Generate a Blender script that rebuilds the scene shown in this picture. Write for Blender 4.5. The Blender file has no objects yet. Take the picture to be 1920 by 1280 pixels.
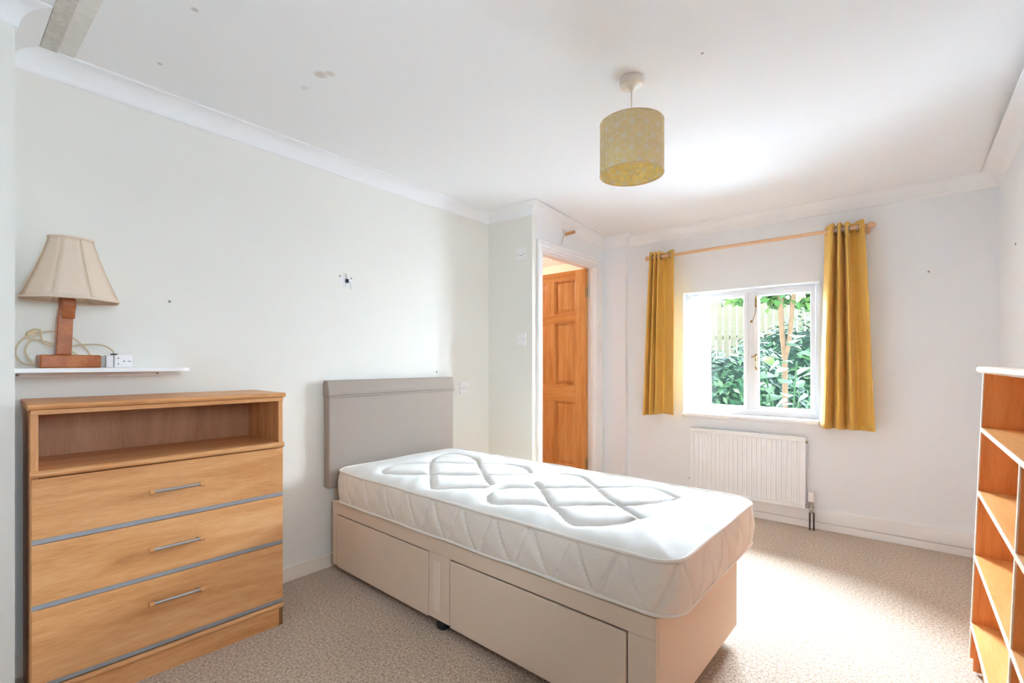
import bpy, bmesh, math, random
import numpy as np
from mathutils import Vector, Matrix
random.seed(7)
SC = bpy.context.scene
COL = SC.collection
PI = math.pi

# ------------------------------------------------------------------ camera, sky, exposure
cam_d = bpy.data.cameras.new('camera')
cam_d.sensor_fit = 'HORIZONTAL'; cam_d.sensor_width = 36.0
cam_d.lens = 36.0 * 896.0 / 1920.0
cam_d.shift_y = 40.0 / 1920.0
cam_d.clip_start = 0.02
cam = bpy.data.objects.new('camera', cam_d); COL.objects.link(cam)
cam.location = (2.444, 0.0, 1.12)
cam.rotation_euler = (PI / 2, 0, math.radians(39.17))
SC.camera = cam

SKY_STRENGTH = 34.0
world = bpy.data.worlds.new('sky'); SC.world = world
world.use_nodes = True
wn = world.node_tree.nodes
wn['Background'].inputs[0].default_value = (0.72, 0.87, 1.0, 1)
wn['Background'].inputs[1].default_value = SKY_STRENGTH

def portal(name, loc, rot, sx, sy):
    d = bpy.data.lights.new(name, 'AREA'); d.shape = 'RECTANGLE'; d.size = sx; d.size_y = sy
    d.cycles.is_portal = True
    o = bpy.data.objects.new(name, d); COL.objects.link(o); o.location = loc; o.rotation_euler = rot
    return o
portal('window_portal', (1.557, 4.03, 1.2), (-PI / 2, 0, 0), 0.92, 0.96)
portal('fill_window_portal', (2.95, 0.13, 1.45), (0, PI / 2, 0), 0.62, 0.40)  # portal for the added side window that fills the room
sun_d = bpy.data.lights.new('sun', 'SUN'); sun_d.energy = 110.0; sun_d.angle = math.radians(75); sun_d.color = (0.65, 0.835, 1.0)
sun = bpy.data.objects.new('sun', sun_d); COL.objects.link(sun)
sun.rotation_euler = Vector((0.10, -0.80, -0.70)).to_track_quat('-Z', 'Y').to_euler()

SC.view_settings.view_transform = 'Standard'
SC.view_settings.look = 'None'
SC.view_settings.gamma = 1.0
SC.view_settings.exposure = 1.15
SC.view_settings.use_curve_mapping = False
SC.cycles.max_bounces = 14
SC.cycles.diffuse_bounces = 10
SC.cycles.glossy_bounces = 4
SC.cycles.transparent_max_bounces = 24
SC.cycles.sample_clamp_indirect = 8.0
SC.cycles.caustics_reflective = False
SC.cycles.caustics_refractive = False

# ------------------------------------------------------------------ materials
def lin(h):
    h = h.lstrip('#'); r = []
    for i in (0, 2, 4):
        c = int(h[i:i + 2], 16) / 255.0
        r.append(c / 12.92 if c <= 0.04045 else ((c + 0.055) / 1.055) ** 2.4)
    return (r[0], r[1], r[2], 1.0)

class NT:
    def __init__(self, name):
        self.m = bpy.data.materials.new(name); self.m.use_nodes = True
        self.t = self.m.node_tree; self.n = self.t.nodes; self.p = self.n['Principled BSDF']
    def new(self, kind, **kw):
        nd = self.n.new(kind)
        for k, v in kw.items():
            if hasattr(nd, k): setattr(nd, k, v)
            else: nd.inputs[k].default_value = v
        return nd
    def link(self, a, b): self.t.links.new(a, b)
    def coord(self, scale=(1, 1, 1), which='Object', rot=(0, 0, 0)):
        tc = self.new('ShaderNodeTexCoord'); mp = self.new('ShaderNodeMapping')
        mp.inputs['Scale'].default_value = scale; mp.inputs['Rotation'].default_value = rot
        self.link(tc.outputs[which], mp.inputs['Vector']); return mp.outputs['Vector']
    def ramp(self, fac, stops):
        r = self.new('ShaderNodeValToRGB'); el = r.color_ramp.elements
        while len(el) < len(stops): el.new(0.5)
        for e, (p, c) in zip(el, stops): e.position = p; e.color = c
        self.link(fac, r.inputs[0]); return r.outputs[0]
    def noise(self, vec, scale, detail=4.0, rough=0.55, dist=0.0):
        n = self.new('ShaderNodeTexNoise'); n.inputs['Scale'].default_value = scale
        n.inputs['Detail'].default_value = detail; n.inputs['Roughness'].default_value = rough
        n.inputs['Distortion'].default_value = dist
        self.link(vec, n.inputs['Vector']); return n.outputs['Fac']
    def bump(self, h, strength, dist=0.002):
        b = self.new('ShaderNodeBump'); b.inputs['Strength'].default_value = strength
        b.inputs['Distance'].default_value = dist
        self.link(h, b.inputs['Height']); self.link(b.outputs[0], self.p.inputs['Normal'])

def plain(name, c, rough=0.5, metal=0.0, spec=0.5, var=0.0, scale=20.0, bump=0.0):
    N = NT(name); c = lin(c) if isinstance(c, str) else c
    N.p.inputs['Base Color'].default_value = c
    N.p.inputs['Roughness'].default_value = rough; N.p.inputs['Metallic'].default_value = metal
    N.p.inputs['Specular IOR Level'].default_value = spec
    f = N.noise(N.coord(), scale)
    if var:
        lo = tuple(x * (1 - var) for x in c[:3]) + (1,); hi = tuple(min(1, x * (1 + var)) for x in c[:3]) + (1,)
        N.link(N.ramp(f, [(0.3, lo), (0.7, hi)]), N.p.inputs['Base Color'])
    if bump: N.bump(f, bump)
    return N.m

def wood(name, light, mid, dark, scale=(1, 1, 1), rough=0.42, ring=6.0, spec=0.4):
    """scale: small along the grain"""
    N = NT(name)
    v = N.coord(scale)
    big = N.noise(v, ring, 3.0, 0.5, 0.6)
    fine = N.noise(v, ring * 9, 5.0, 0.65, 0.1)
    mx = N.new('ShaderNodeMix'); mx.data_type = 'FLOAT'; mx.inputs[0].default_value = 0.4
    N.link(big, mx.inputs[2]); N.link(fine, mx.inputs[3])
    N.link(N.ramp(mx.outputs[0], [(0.34, lin(dark)), (0.5, lin(mid)), (0.66, lin(light))]), N.p.inputs['Base Color'])
    N.p.inputs['Roughness'].default_value = rough; N.p.inputs['Specular IOR Level'].default_value = spec
    N.bump(fine, 0.08, 0.001)
    return N.m

def fabric(name, c, weave=600.0, var=0.12, rough=0.95, bump=0.35):
    N = NT(name); c = lin(c)
    v = N.coord()
    n1 = N.noise(N.coord((1, 1, 4)), weave * 0.25, 3.0); n = N.noise(N.coord((4, 4, 1)), weave * 0.25, 3.0)
    mx = N.new('ShaderNodeMix'); mx.data_type = 'FLOAT'; mx.inputs[0].default_value = 0.5
    N.link(n1, mx.inputs[2]); N.link(n, mx.inputs[3])
    lo = tuple(x * (1 - var) for x in c[:3]) + (1,); hi = tuple(min(1, x * (1 + var)) for x in c[:3]) + (1,)
    N.link(N.ramp(mx.outputs[0], [(0.3, lo), (0.7, hi)]), N.p.inputs['Base Color'])
    N.p.inputs['Roughness'].default_value = rough; N.p.inputs['Specular IOR Level'].default_value = 0.15
    N.p.inputs['Sheen Weight'].default_value = 0.15
    N.bump(mx.outputs[0], bump, 0.001)
    return N.m

def ceiling_material():
    N = NT('ceiling_paint')
    tc = N.new('ShaderNodeTexCoord')
    base = lin('#f2f3f5'); last = None
    col = N.new('ShaderNodeRGB'); col.outputs[0].default_value = base; last = col.outputs[0]
    nz = N.noise(tc.outputs['Object'], 26.0, 4.0)
    for (x, y, r, c, a) in ((0.684, 0.973, 0.030, '#b79c84', 0.45), (0.72, 0.995, 0.02, '#bcae90', 0.4), (0.279, 0.558, 0.012, '#8d8378', 0.5),
                            (0.698, 0.542, 0.012, '#90857c', 0.45), (1.883, 1.785, 0.006, '#555555', 0.6), (0.55, 0.98, 0.02, '#c8b8a8', 0.3)):
        d = N.new('ShaderNodeVectorMath'); d.operation = 'DISTANCE'
        N.link(tc.outputs['Object'], d.inputs[0]); d.inputs[1].default_value = (x, y, 2.245)
        ad = N.new('ShaderNodeMath'); ad.operation = 'MULTIPLY_ADD'; ad.inputs[1].default_value = r * 1.6; ad.inputs[2].default_value = -r * 0.8
        N.link(nz, ad.inputs[0])
        sm = N.new('ShaderNodeMath'); sm.operation = 'ADD'; N.link(d.outputs['Value'], sm.inputs[0]); N.link(ad.outputs[0], sm.inputs[1])
        mr = N.new('ShaderNodeMapRange'); mr.inputs['From Min'].default_value = r; mr.inputs['From Max'].default_value = r * 0.35
        mr.inputs['To Min'].default_value = 0; mr.inputs['To Max'].default_value = a
        N.link(sm.outputs[0], mr.inputs['Value'])
        mx = N.new('ShaderNodeMix'); mx.data_type = 'RGBA'
        N.link(mr.outputs[0], mx.inputs[0]); N.link(last, mx.inputs[6]); mx.inputs[7].default_value = lin(c)
        last = mx.outputs[2]
    N.link(last, N.p.inputs['Base Color']); N.p.inputs['Roughness'].default_value = 0.9
    N.p.inputs['Specular IOR Level'].default_value = 0.1
    N.bump(nz, 0.03)
    return N.m

def carpet_material():
    N = NT('carpet')
    v = N.coord()
    a = N.noise(v, 150.0, 3.0, 0.75); b = N.noise(v, 3.0, 3.0); c2 = N.noise(v, 90.0, 3.0, 0.7)
    mx = N.new('ShaderNodeMix'); mx.data_type = 'FLOAT'; mx.inputs[0].default_value = 0.45
    N.link(a, mx.inputs[2]); N.link(c2, mx.inputs[3])
    col = N.ramp(mx.outputs[0], [(0.38, lin('#806a58')), (0.5, lin('#b8a18b')), (0.62, lin('#e0d0be'))])
    hs = N.new('ShaderNodeHueSaturation'); N.link(col, hs.inputs['Color'])
    mr = N.new('ShaderNodeMapRange'); mr.inputs['To Min'].default_value = 0.9; mr.inputs['To Max'].default_value = 1.08
    N.link(b, mr.inputs['Value']); N.link(mr.outputs[0], hs.inputs['Value'])
    N.link(hs.outputs[0], N.p.inputs['Base Color'])
    N.p.inputs['Roughness'].default_value = 0.85
    N.p.inputs['Specular IOR Level'].default_value = 0.2
    N.p.inputs['Sheen Weight'].default_value = 0.5
    N.p.inputs['Sheen Roughness'].default_value = 0.35
    N.bump(mx.outputs[0], 0.9, 0.006)
    return N.m

def leaf_material(name, stops, trans=0.25):
    N = NT(name)
    g = N.new('ShaderNodeNewGeometry')
    N.link(N.ramp(g.outputs['Random Per Island'], stops), N.p.inputs['Base Color'])
    N.p.inputs['Roughness'].default_value = 0.7
    N.p.inputs['Specular IOR Level'].default_value = 0.03
    return N.m

def glass_material():
    N = NT('window_glass'); N.n.remove(N.p)
    tr = N.new('ShaderNodeBsdfTransparent'); gl = N.new('ShaderNodeBsdfGlossy'); gl.inputs['Roughness'].default_value = 0.02
    fr = N.new('ShaderNodeFresnel'); fr.inputs['IOR'].default_value = 1.3
    mx = N.new('ShaderNodeMixShader'); N.link(fr.outputs[0], mx.inputs[0]); N.link(tr.outputs[0], mx.inputs[1]); N.link(gl.outputs[0], mx.inputs[2])
    N.link(mx.outputs[0], N.n['Material Output'].inputs['Surface'])
    return N.m

def sheer_material(name, c, t):
    N = NT(name); N.n.remove(N.p)
    tr = N.new('ShaderNodeBsdfTransparent'); df = N.new('ShaderNodeBsdfDiffuse'); tl = N.new('ShaderNodeBsdfTranslucent')
    df.inputs[0].default_value = lin(c); tl.inputs[0].default_value = lin(c)
    m1 = N.new('ShaderNodeMixShader'); m1.inputs[0].default_value = 0.5; N.link(df.outputs[0], m1.inputs[1]); N.link(tl.outputs[0], m1.inputs[2])
    nz = N.noise(N.coord(), 500.0, 2.0)
    mr = N.new('ShaderNodeMapRange'); mr.inputs['To Min'].default_value = t - 0.08; mr.inputs['To Max'].default_value = t + 0.08
    N.link(nz, mr.inputs['Value'])
    m2 = N.new('ShaderNodeMixShader'); N.link(mr.outputs[0], m2.inputs[0]); N.link(m1.outputs[0], m2.inputs[1]); N.link(tr.outputs[0], m2.inputs[2])
    N.link(m2.outputs[0], N.n['Material Output'].inputs['Surface'])
    return N.m

def shade_material(name, c, transl=0.35):
    N = NT(name); N.n.remove(N.p)
    df = N.new('ShaderNodeBsdfDiffuse'); tl = N.new('ShaderNodeBsdfTranslucent')
    w = N.noise(N.coord((1, 1, 1)), 350.0, 3.0)
    cc = lin(c); lo = tuple(x * 0.9 for x in cc[:3]) + (1,); hi = tuple(min(1, x * 1.06) for x in cc[:3]) + (1,)
    col = N.ramp(w, [(0.3, lo), (0.7, hi)])
    N.link(col, df.inputs[0]); N.link(col, tl.inputs[0])
    m1 = N.new('ShaderNodeMixShader'); m1.inputs[0].default_value = transl; N.link(df.outputs[0], m1.inputs[1]); N.link(tl.outputs[0], m1.inputs[2])
    N.link(m1.outputs[0], N.n['Material Output'].inputs['Surface'])
    return N.m

M = {}
def glow(name, c, strength):
    N = NT(name); N.p.inputs['Base Color'].default_value = (0.8, 0.8, 0.8, 1)
    N.p.inputs['Emission Color'].default_value = c; N.p.inputs['Emission Strength'].default_value = strength
    return N.m
M['hall_fill_glow'] = glow('fill_glow', (1.0, 0.92, 0.84, 1), 39.0)  # glow of the globe added to brighten the hall
M['wall'] = plain('wall_paint_cream', '#e9e8e2', 0.9, spec=0.1, var=0.015, scale=1.2, bump=0.0)
M['wall_white'] = plain('wall_paint_cool_cast', '#edf0f4', 0.9, spec=0.1, var=0.012, scale=1.2)  # cool tint put into the paint for the cooler window light
M['hall_wall'] = plain('hall_paint_blush', '#f4ddcb', 0.9, spec=0.1, var=0.01)
M['ceiling'] = ceiling_material()
M['coving'] = plain('coving_white', '#f1f2f4', 0.8, spec=0.2, var=0.01, scale=8)
M['gloss_white'] = plain('gloss_white', '#f2f3f5', 0.35, spec=0.4, var=0.01)
M['cream_gloss'] = plain('cream_gloss', '#efe6d8', 0.4, spec=0.35, var=0.01)
M['grey_strip'] = plain('bare_plaster', '#cfcac2', 0.95, spec=0.1, var=0.12, scale=60, bump=0.3)
M['pale_strip'] = plain('patched_plaster', '#e2dfda', 0.95, spec=0.1, var=0.06, scale=40, bump=0.2)
M['carpet'] = carpet_material()
M['rad'] = plain('radiator_enamel', '#f0f2f4', 0.3, spec=0.4, var=0.005)
M['chrome'] = plain('chrome', '#b8b4ae', 0.25, 1.0, var=0.05)
M['copper'] = plain('dull_copper', '#5c5450', 0.4, 0.7, var=0.1)
M['brass'] = plain('old_brass', '#a88a55', 0.35, 0.85, var=0.2, scale=80)
M['alu'] = plain('brushed_aluminium', '#a9adb3', 0.4, 0.55, var=0.04, scale=60)
M['alu_bar'] = plain('satin_bar', '#c3c3c6', 0.28, 0.9, var=0.03)
M['beech'] = wood('beech_along', '#dba673', '#cf9560', '#bb7d49', (9, 0.9, 9), ring=2.2)
M['beech_v'] = wood('beech_upright', '#dba673', '#cf9560', '#bb7d49', (9, 9, 0.9), ring=2.2)
M['beech_dk'] = wood('beech_back', '#b98a66', '#ad7c57', '#9c6b47', (9, 9, 0.8), ring=2.2)
M['pine'] = wood('pine_upright', '#d9a468', '#cc9050', '#b67438', (11, 11, 0.7), ring=2.0, rough=0.35)
M['pine_h'] = wood('pine_rail', '#d9a468', '#cc9050', '#b67438', (0.7, 11, 11), ring=2.0, rough=0.35)
M['teak_v'] = wood('bookcase_upright', '#e49858', '#da8848', '#c87238', (9, 9, 0.8), ring=2.4, rough=0.4)
M['teak_h'] = wood('bookcase_shelf', '#e6b478', '#dca464', '#cc9050', (9, 0.8, 9), ring=2.4, rough=0.33)
M['pale_edge'] = wood('pale_edge', '#efdcc8', '#e8d0b8', '#dcc0a4', (9, 0.9, 9), ring=3, rough=0.5)
M['lamp_wood'] = wood('lamp_wood', '#b26a36', '#9c5527', '#84421a', (6, 2, 3), ring=6, rough=0.3)
M['pole'] = wood('pole_wood', '#e0bd9b', '#d6ad88', '#c99a72', (0.8, 9, 9), ring=5, rough=0.45)
M['peg'] = wood('peg_wood', '#c39466', '#b07f50', '#97683c', (0.8, 9, 9), ring=9, rough=0.5)
M['headboard'] = fabric('headboard_linen', '#a3978e', 900, 0.10)
M['divan'] = fabric('divan_beige', '#dcc7b2', 700, 0.05, bump=0.2)
M['divan_end'] = fabric('divan_ribbed', '#dcc7b2', 500, 0.05, bump=0.3)
M['velcro'] = fabric('velcro_patch', '#e4d4c4', 900, 0.04)
M['mattress'] = fabric('mattress_damask', '#e4e2de', 260, 0.035, bump=0.12)
M['mattress_side'] = fabric('mattress_border', '#e8dfd4', 260, 0.03, bump=0.12)
M['piping'] = fabric('mattress_piping', '#ece5dc', 900, 0.03)
M['curtain'] = fabric('mustard_cloth', '#d6aa52', 520, 0.24, bump=0.5)
M['sunlit_edge'] = fabric('curtain_sunlit_edge', '#e8d8b8', 900, 0.03)  # pale colour stands in for window light on the curtain fold
M['shade'] = shade_material('cream_lampshade', '#f6e8d8', 0.3)
M['shade_trim'] = plain('lampshade_trim', '#d8c2a8', 0.8, spec=0.1, var=0.03)
M['gold'] = shade_material('gold_shade', '#f1e7ca', 0.6)
M['gold_in'] = shade_material('gold_shade_inner', '#ecd892', 0.65)
M['goldline'] = shade_material('shade_lines', '#fffdf6', 0.55)
M['goldline_in'] = shade_material('shade_lines_inner', '#ffffff', 0.6)
M['white_plastic'] = plain('white_plastic', '#efeef0', 0.35, spec=0.5, var=0.005)
M['grey_plastic'] = plain('grey_plastic', '#a9a59f', 0.45, spec=0.4, var=0.02)
M['dark'] = plain('gap_shade', '#1c1a18', 0.8, spec=0.1, var=0.05)  # near-black painted in as shade between drawer fronts
M['black'] = plain('black_plastic', '#1b1b1d', 0.4, spec=0.4, var=0.05)
M['flex'] = plain('cream_flex', '#d9c6a2', 0.5, spec=0.3, var=0.02)
M['rosecap'] = plain('rose_plastic', '#e6ddd2', 0.35, spec=0.5, var=0.01)
M['bulb'] = plain('bulb_glass', '#f0ead8', 0.2, spec=0.5, var=0.01)
M['screw'] = plain('rawl_plug', '#8c8a8c', 0.5, spec=0.3, var=0.05)
M['glass'] = glass_material()
M['sheer'] = sheer_material('net_curtain', '#f6f4f0', 0.25)
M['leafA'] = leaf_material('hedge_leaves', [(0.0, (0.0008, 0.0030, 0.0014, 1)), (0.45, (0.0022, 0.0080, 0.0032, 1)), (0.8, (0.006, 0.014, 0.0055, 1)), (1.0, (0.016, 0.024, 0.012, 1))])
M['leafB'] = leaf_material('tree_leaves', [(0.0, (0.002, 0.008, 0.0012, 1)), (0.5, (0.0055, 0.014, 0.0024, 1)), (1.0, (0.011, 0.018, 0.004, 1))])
M['leafC'] = leaf_material('broad_leaves', [(0.0, lin('#5d8f58')), (0.5, lin('#86b878')), (1.0, lin('#b8d890'))])
M['leafY'] = plain('yellow_green_leaf', (0.010, 0.017, 0.0015, 1), 0.7, spec=0.03, var=0.08)
M['leafG'] = plain('soft_green_leaf', (0.0045, 0.012, 0.0032, 1), 0.7, spec=0.03, var=0.08)
M['leafW'] = plain('pale_green_leaf', (0.012, 0.019, 0.009, 1), 0.7, spec=0.03, var=0.06)
M['bark'] = plain('bark', (0.018, 0.011, 0.006, 1), 0.95, spec=0.02, var=0.2, scale=30, bump=0.5)
M['fence'] = plain('weathered_fence', (0.022, 0.020, 0.013, 1), 0.95, spec=0.02, var=0.1, scale=20)
M['shrub_core'] = plain('shrub_core_shade', (0.0016, 0.004, 0.0022, 1), 0.9, spec=0.05, var=0.3, scale=18, bump=0.5)  # near-black green painted in as the shade inside the shrubs
M['lawn'] = plain('pale_paving', '#d2d5d8', 0.95, var=0.25, scale=30)
M['render_out'] = plain('outer_render', '#d8d4cc', 0.9, var=0.03)

# ------------------------------------------------------------------ mesh helpers
class MB:
    def __init__(self): self.v = []; self.f = []; self.smooth = set()
    def add(self, vs, fs, smooth=False):
        b = len(self.v); self.v += [tuple(p) for p in vs]
        for f in fs:
            if smooth: self.smooth.add(len(self.f))
            self.f.append([b + i for i in f])
        return self
    def box(self, x0, x1, y0, y1, z0, z1):
        return self.add([(x0, y0, z0), (x1, y0, z0), (x1, y1, z0), (x0, y1, z0), (x0, y0, z1), (x1, y0, z1), (x1, y1, z1), (x0, y1, z1)],
                        [(0, 3, 2, 1), (4, 5, 6, 7), (0, 1, 5, 4), (1, 2, 6, 5), (2, 3, 7, 6), (3, 0, 4, 7)])
    def prism(self, poly, axis, a, b):
        """poly: 2-D outline; axis 'x' uses (y,z), 'y' uses (x,z), 'z' uses (x,y)"""
        def P(p, t):
            return {'x': (t, p[0], p[1]), 'y': (p[0], t, p[1]), 'z': (p[0], p[1], t)}[axis]
        n = len(poly); vs = [P(p, a) for p in poly] + [P(p, b) for p in poly]
        fs = [tuple(range(n))[::-1], tuple(range(n, 2 * n))] + [(i, (i + 1) % n, n + (i + 1) % n, n + i) for i in range(n)]
        return self.add(vs, fs)
    def tube(self, pts, r, n=8, closed=False, caps=True, smooth=True):
        pts = [Vector(p) for p in pts]; m = len(pts); vs = []; fs = []
        rr = r if isinstance(r, (list, tuple)) else [r] * m
        up = None
        for i, p in enumerate(pts):
            if closed: t = (pts[(i + 1) % m] - pts[i - 1])
            else: t = (pts[min(i + 1, m - 1)] - pts[max(i - 1, 0)])
            t.normalize()
            if up is None:
                up = Vector((0, 0, 1)) if abs(t.z) < 0.9 else Vector((1, 0, 0))
            a = up - t * up.dot(t)
            if a.length < 1e-4: a = t.orthogonal()
            a.normalize(); up = a; b = t.cross(a)
            for k in range(n):
                an = 2 * PI * k / n; vs.append(p + (a * math.cos(an) + b * math.sin(an)) * rr[i])
        for i in range(m if closed else m - 1):
            j = (i + 1) % m
            for k in range(n):
                l = (k + 1) % n; fs.append((i * n + k, i * n + l, j * n + l, j * n + k))
        self.add(vs, fs, smooth)
        if caps and not closed:
            b0 = len(self.v) - len(vs)
            self.f.append([b0 + k for k in range(n)][::-1]); self.f.append([b0 + (m - 1) * n + k for k in range(n)])
        return self
    def lathe(self, prof, c=(0, 0, 0), n=32, axis='z', smooth=True, close=False):
        vs = []; fs = []; m = len(prof)
        for (r, z) in prof:
            for k in range(n):
                a = 2 * PI * k / n; x, y = r * math.cos(a), r * math.sin(a)
                q = {'z': (x, y, z), 'x': (z, x, y), 'y': (y, z, x)}[axis]
                vs.append((c[0] + q[0], c[1] + q[1], c[2] + q[2]))
        for i in range(m if close else m - 1):
            j = (i + 1) % m
            for k in range(n):
                l = (k + 1) % n; fs.append((i * n + k, i * n + l, j * n + l, j * n + k))
        return self.add(vs, fs, smooth)
    def build(self, name, mat, parent=None, world=False, bevel=0.0, seg=2, solid=0.0):
        me = bpy.data.meshes.new(name)
        vs = self.v
        if world and parent is not None:
            inv = parent.matrix_basis.inverted(); vs = [tuple(inv @ Vector(p)) for p in vs]
        me.from_pydata(vs, [], self.f); me.update()
        bm = bmesh.new(); bm.from_mesh(me); bmesh.ops.recalc_face_normals(bm, faces=bm.faces); bm.to_mesh(me); bm.free()
        if self.smooth:
            for i, p in enumerate(me.polygons): p.use_smooth = i in self.smooth
            me.set_sharp_from_angle(angle=math.radians(48))
        me.materials.append(M[mat] if isinstance(mat, str) else mat)
        o = bpy.data.objects.new(name, me); COL.objects.link(o)
        if parent is not None: o.parent = parent
        if solid:
            s = o.modifiers.new('thick', 'SOLIDIFY'); s.thickness = solid; s.offset = 0
        if bevel:
            b = o.modifiers.new('edge', 'BEVEL'); b.width = bevel; b.segments = seg; b.limit_method = 'ANGLE'
        return o

def tag(o, label, cat, group=None):
    o['label'] = label; o['category'] = cat
    if group: o['group'] = group
    return o
def thing(name, label, cat, loc=(0, 0, 0), rotz=0.0, group=None, rot=None):
    o = bpy.data.objects.new(name, None); COL.objects.link(o)
    o.location = loc; o.rotation_euler = rot if rot else (0, 0, rotz); o.empty_display_size = 0.05
    o.matrix_basis  # loc/rot based
    return tag(o, label, cat, group)
def struct(o): o['kind'] = 'structure'; return o
def smooth_path(pts, n=8, closed=False):
    pts = [Vector(p) for p in pts]; out = []; m = len(pts)
    for i in range(m if closed else m - 1):
        g = (lambda k: pts[k % m]) if closed else (lambda k: pts[max(0, min(m - 1, k))])
        a, b, c, d = g(i - 1), g(i), g(i + 1), g(i + 2)
        for s in range(n):
            t = s / n
            out.append(0.5 * ((2 * b) + (c - a) * t + (2 * a - 5 * b + 4 * c - d) * t * t + (3 * b - a - 3 * c + d) * t ** 3))
    if not closed: out.append(pts[-1])
    return out

# ------------------------------------------------------------------ room shell
W = 2.87; D = 3.808; H = 2.245; HB = 2.187; YB = 2.75; YR = -1.6
PX = 0.29; PY = 0.177          # pier on the left, in front of the alcove
QX = 0.416; QY = 2.716         # boxed-out corner that carries the door
NX = 0.628; NY = 3.75          # shallow nib beside the window wall
DY0, DY1, DZ = 2.835, 3.635, 1.94
def ceil_z(y): return H if y <= YB else H + (HB - H) * (y - YB) / (D - YB)

struct(MB().box(-0.12, W + 0.12, YR - 0.12, D + 0.1, -0.12, 0).build('floor', 'carpet'))
struct(MB().box(-1.4, -0.12, 2.0, 4.6, -0.12, 0).box(-0.12, 0.3, D + 0.1, 4.6, -0.12, 0).build('floor_hall', 'carpet'))
prof = [(YR - 0.12, H), (YB, H), (D + 0.242, HB - 0.013), (D + 0.242, H + 0.15), (YR - 0.12, H + 0.15)]
struct(MB().prism(prof, 'x', -0.12, W + 0.12).build('ceiling', 'ceiling'))
struct(MB().box(-1.4, -0.12, 2.0, 4.6, H, H + 0.15).box(-0.12, 0.3, D + 0.242, 4.6, H, H + 0.15).build('ceiling_hall', 'coving'))
# left wall, alcove and pier
struct(MB().box(-0.12, 0, PY, QY + 0.06, 0, H).box(-0.12, PX, YR, PY, 0, H).build('wall_left', 'wall'))
# boxed corner: short return facing the room, then the wall with the doorway
mb = MB().box(0, QX, QY, QY + 0.06, 0, H)
struct(mb.build('wall_return', 'wall'))
mb = MB().box(0.30, QX, QY + 0.06, DY0 - 0.02, 0, H).box(0.30, QX, DY1 + 0.02, D, 0, H).box(0.30, QX, DY0 - 0.02, DY1 + 0.02, DZ + 0.02, H)
struct(mb.build('wall_doorway', 'wall_white'))
struct(MB().box(QX, NX, NY, D, 0, ceil_z(NY) + 0.003).build('wall_nib', 'wall_white'))
# window wall
WX0, WX1, WZ0, WZ1 = 1.10, 2.015, 0.70, 1.672
mb = MB().box(QX - 0.116, WX0, D, D + 0.242, 0, H).box(WX1, W + 0.12, D, D + 0.242, 0, H).box(WX0, WX1, D, D + 0.242, 0, WZ0).box(WX0, WX1, D, D + 0.242, WZ1, H)
struct(mb.build('wall_window', 'wall_white'))
# right wall; an added window, out of view, lets in fill light
SY0, SY1, SZA, SZB = -0.07, 0.33, 1.14, 1.76
struct(MB().box(W, W + 0.12, SY1, D, 0, H).box(W, W + 0.12, YR, SY0, 0, H).box(W, W + 0.12, SY0, SY1, 0, SZA).box(W, W + 0.12, SY0, SY1, SZB, H).build('wall_right', 'wall_white'))
struct(MB().box(-0.12, W + 0.12, YR - 0.12, YR, 0, H).build('wall_rear', 'wall_white'))
fx0, fx1 = W + 0.05, W + 0.09; ym = (SY0 + SY1) / 2
fr = struct(MB().box(fx0, fx1, SY0, SY1, SZA, SZA + 0.05).box(fx0, fx1, SY0, SY1, SZB - 0.05, SZB).box(fx0, fx1, SY0, SY0 + 0.05, SZA + 0.05, SZB - 0.05)
            .box(fx0, fx1, SY1 - 0.05, SY1, SZA + 0.05, SZB - 0.05).box(fx0, fx1, ym - 0.03, ym + 0.03, SZA + 0.05, SZB - 0.05).build('fill_window', 'gloss_white'))
for a, b in ((SY0 + 0.05, ym - 0.03), (ym + 0.03, SY1 - 0.05)):
    MB().box(fx0 + 0.018, fx0 + 0.022, a, b, SZA + 0.05, SZB - 0.05).build('pane', 'glass', fr)
# hall beyond the doorway
mb = MB().box(-1.52, -1.4, 1.88, 4.72, 0, H).box(-1.4, 0.416, 4.6, 4.72, 0, H).box(-1.4, -0.12, 1.88, 2.0, 0, H).box(0.30, 0.416, D + 0.242, 4.6, 0, H)
struct(mb.build('wall_hall', 'hall_wall'))
struct(MB().box(-0.12, -0.117, 2.0, QY + 0.06, 0, H).box(-0.117, 0.297, QY + 0.06, QY + 0.063, 0, H).box(0.297, 0.30, QY + 0.063, DY0 - 0.02, 0, H).build('wall_hall_side', 'hall_wall'))

# coving, swept round the room with mitred corners
def coving(path, name, p=0.076, d=0.076):
    P2 = [Vector((a, b)) for a, b in path]; n = len(P2)
    prof = [(0.0, 0.0)]
    prof = [(0.0, d), (0.006, d - 0.002)]
    for k in range(9):
        t = k / 8 * PI / 2
        prof.append((p - (p - 0.008) * math.cos(t), d - 0.004 - (d - 0.010) * math.sin(t)))
    prof += [(p + 0.002, 0.004), (p + 0.002, 0.0)]
    def off(i, q):
        def nrm(a, b):
            t = (b - a).normalized(); return Vector((t.y, -t.x))
        if i == 0: return P2[0] + nrm(P2[0], P2[1]) * q
        if i == n - 1: return P2[-1] + nrm(P2[-2], P2[-1]) * q
        n1, n2 = nrm(P2[i - 1], P2[i]), nrm(P2[i], P2[i + 1]); m = (n1 + n2) / (1 + n1.dot(n2))
        return P2[i] + m * q
    mb = MB(); m = len(prof)
    for i in range(n - 1):
        vs = []
        for j in (i, i + 1):
            for (q, dz) in prof:
                o = off(j, q); vs.append((o.x, o.y, ceil_z(o.y) - dz))
        b = len(mb.v)
        mb.add(vs, [(k, k + 1, m + k + 1, m + k) for k in range(m - 1)], True)
    o = mb.build(name, 'coving'); return struct(o)
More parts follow.
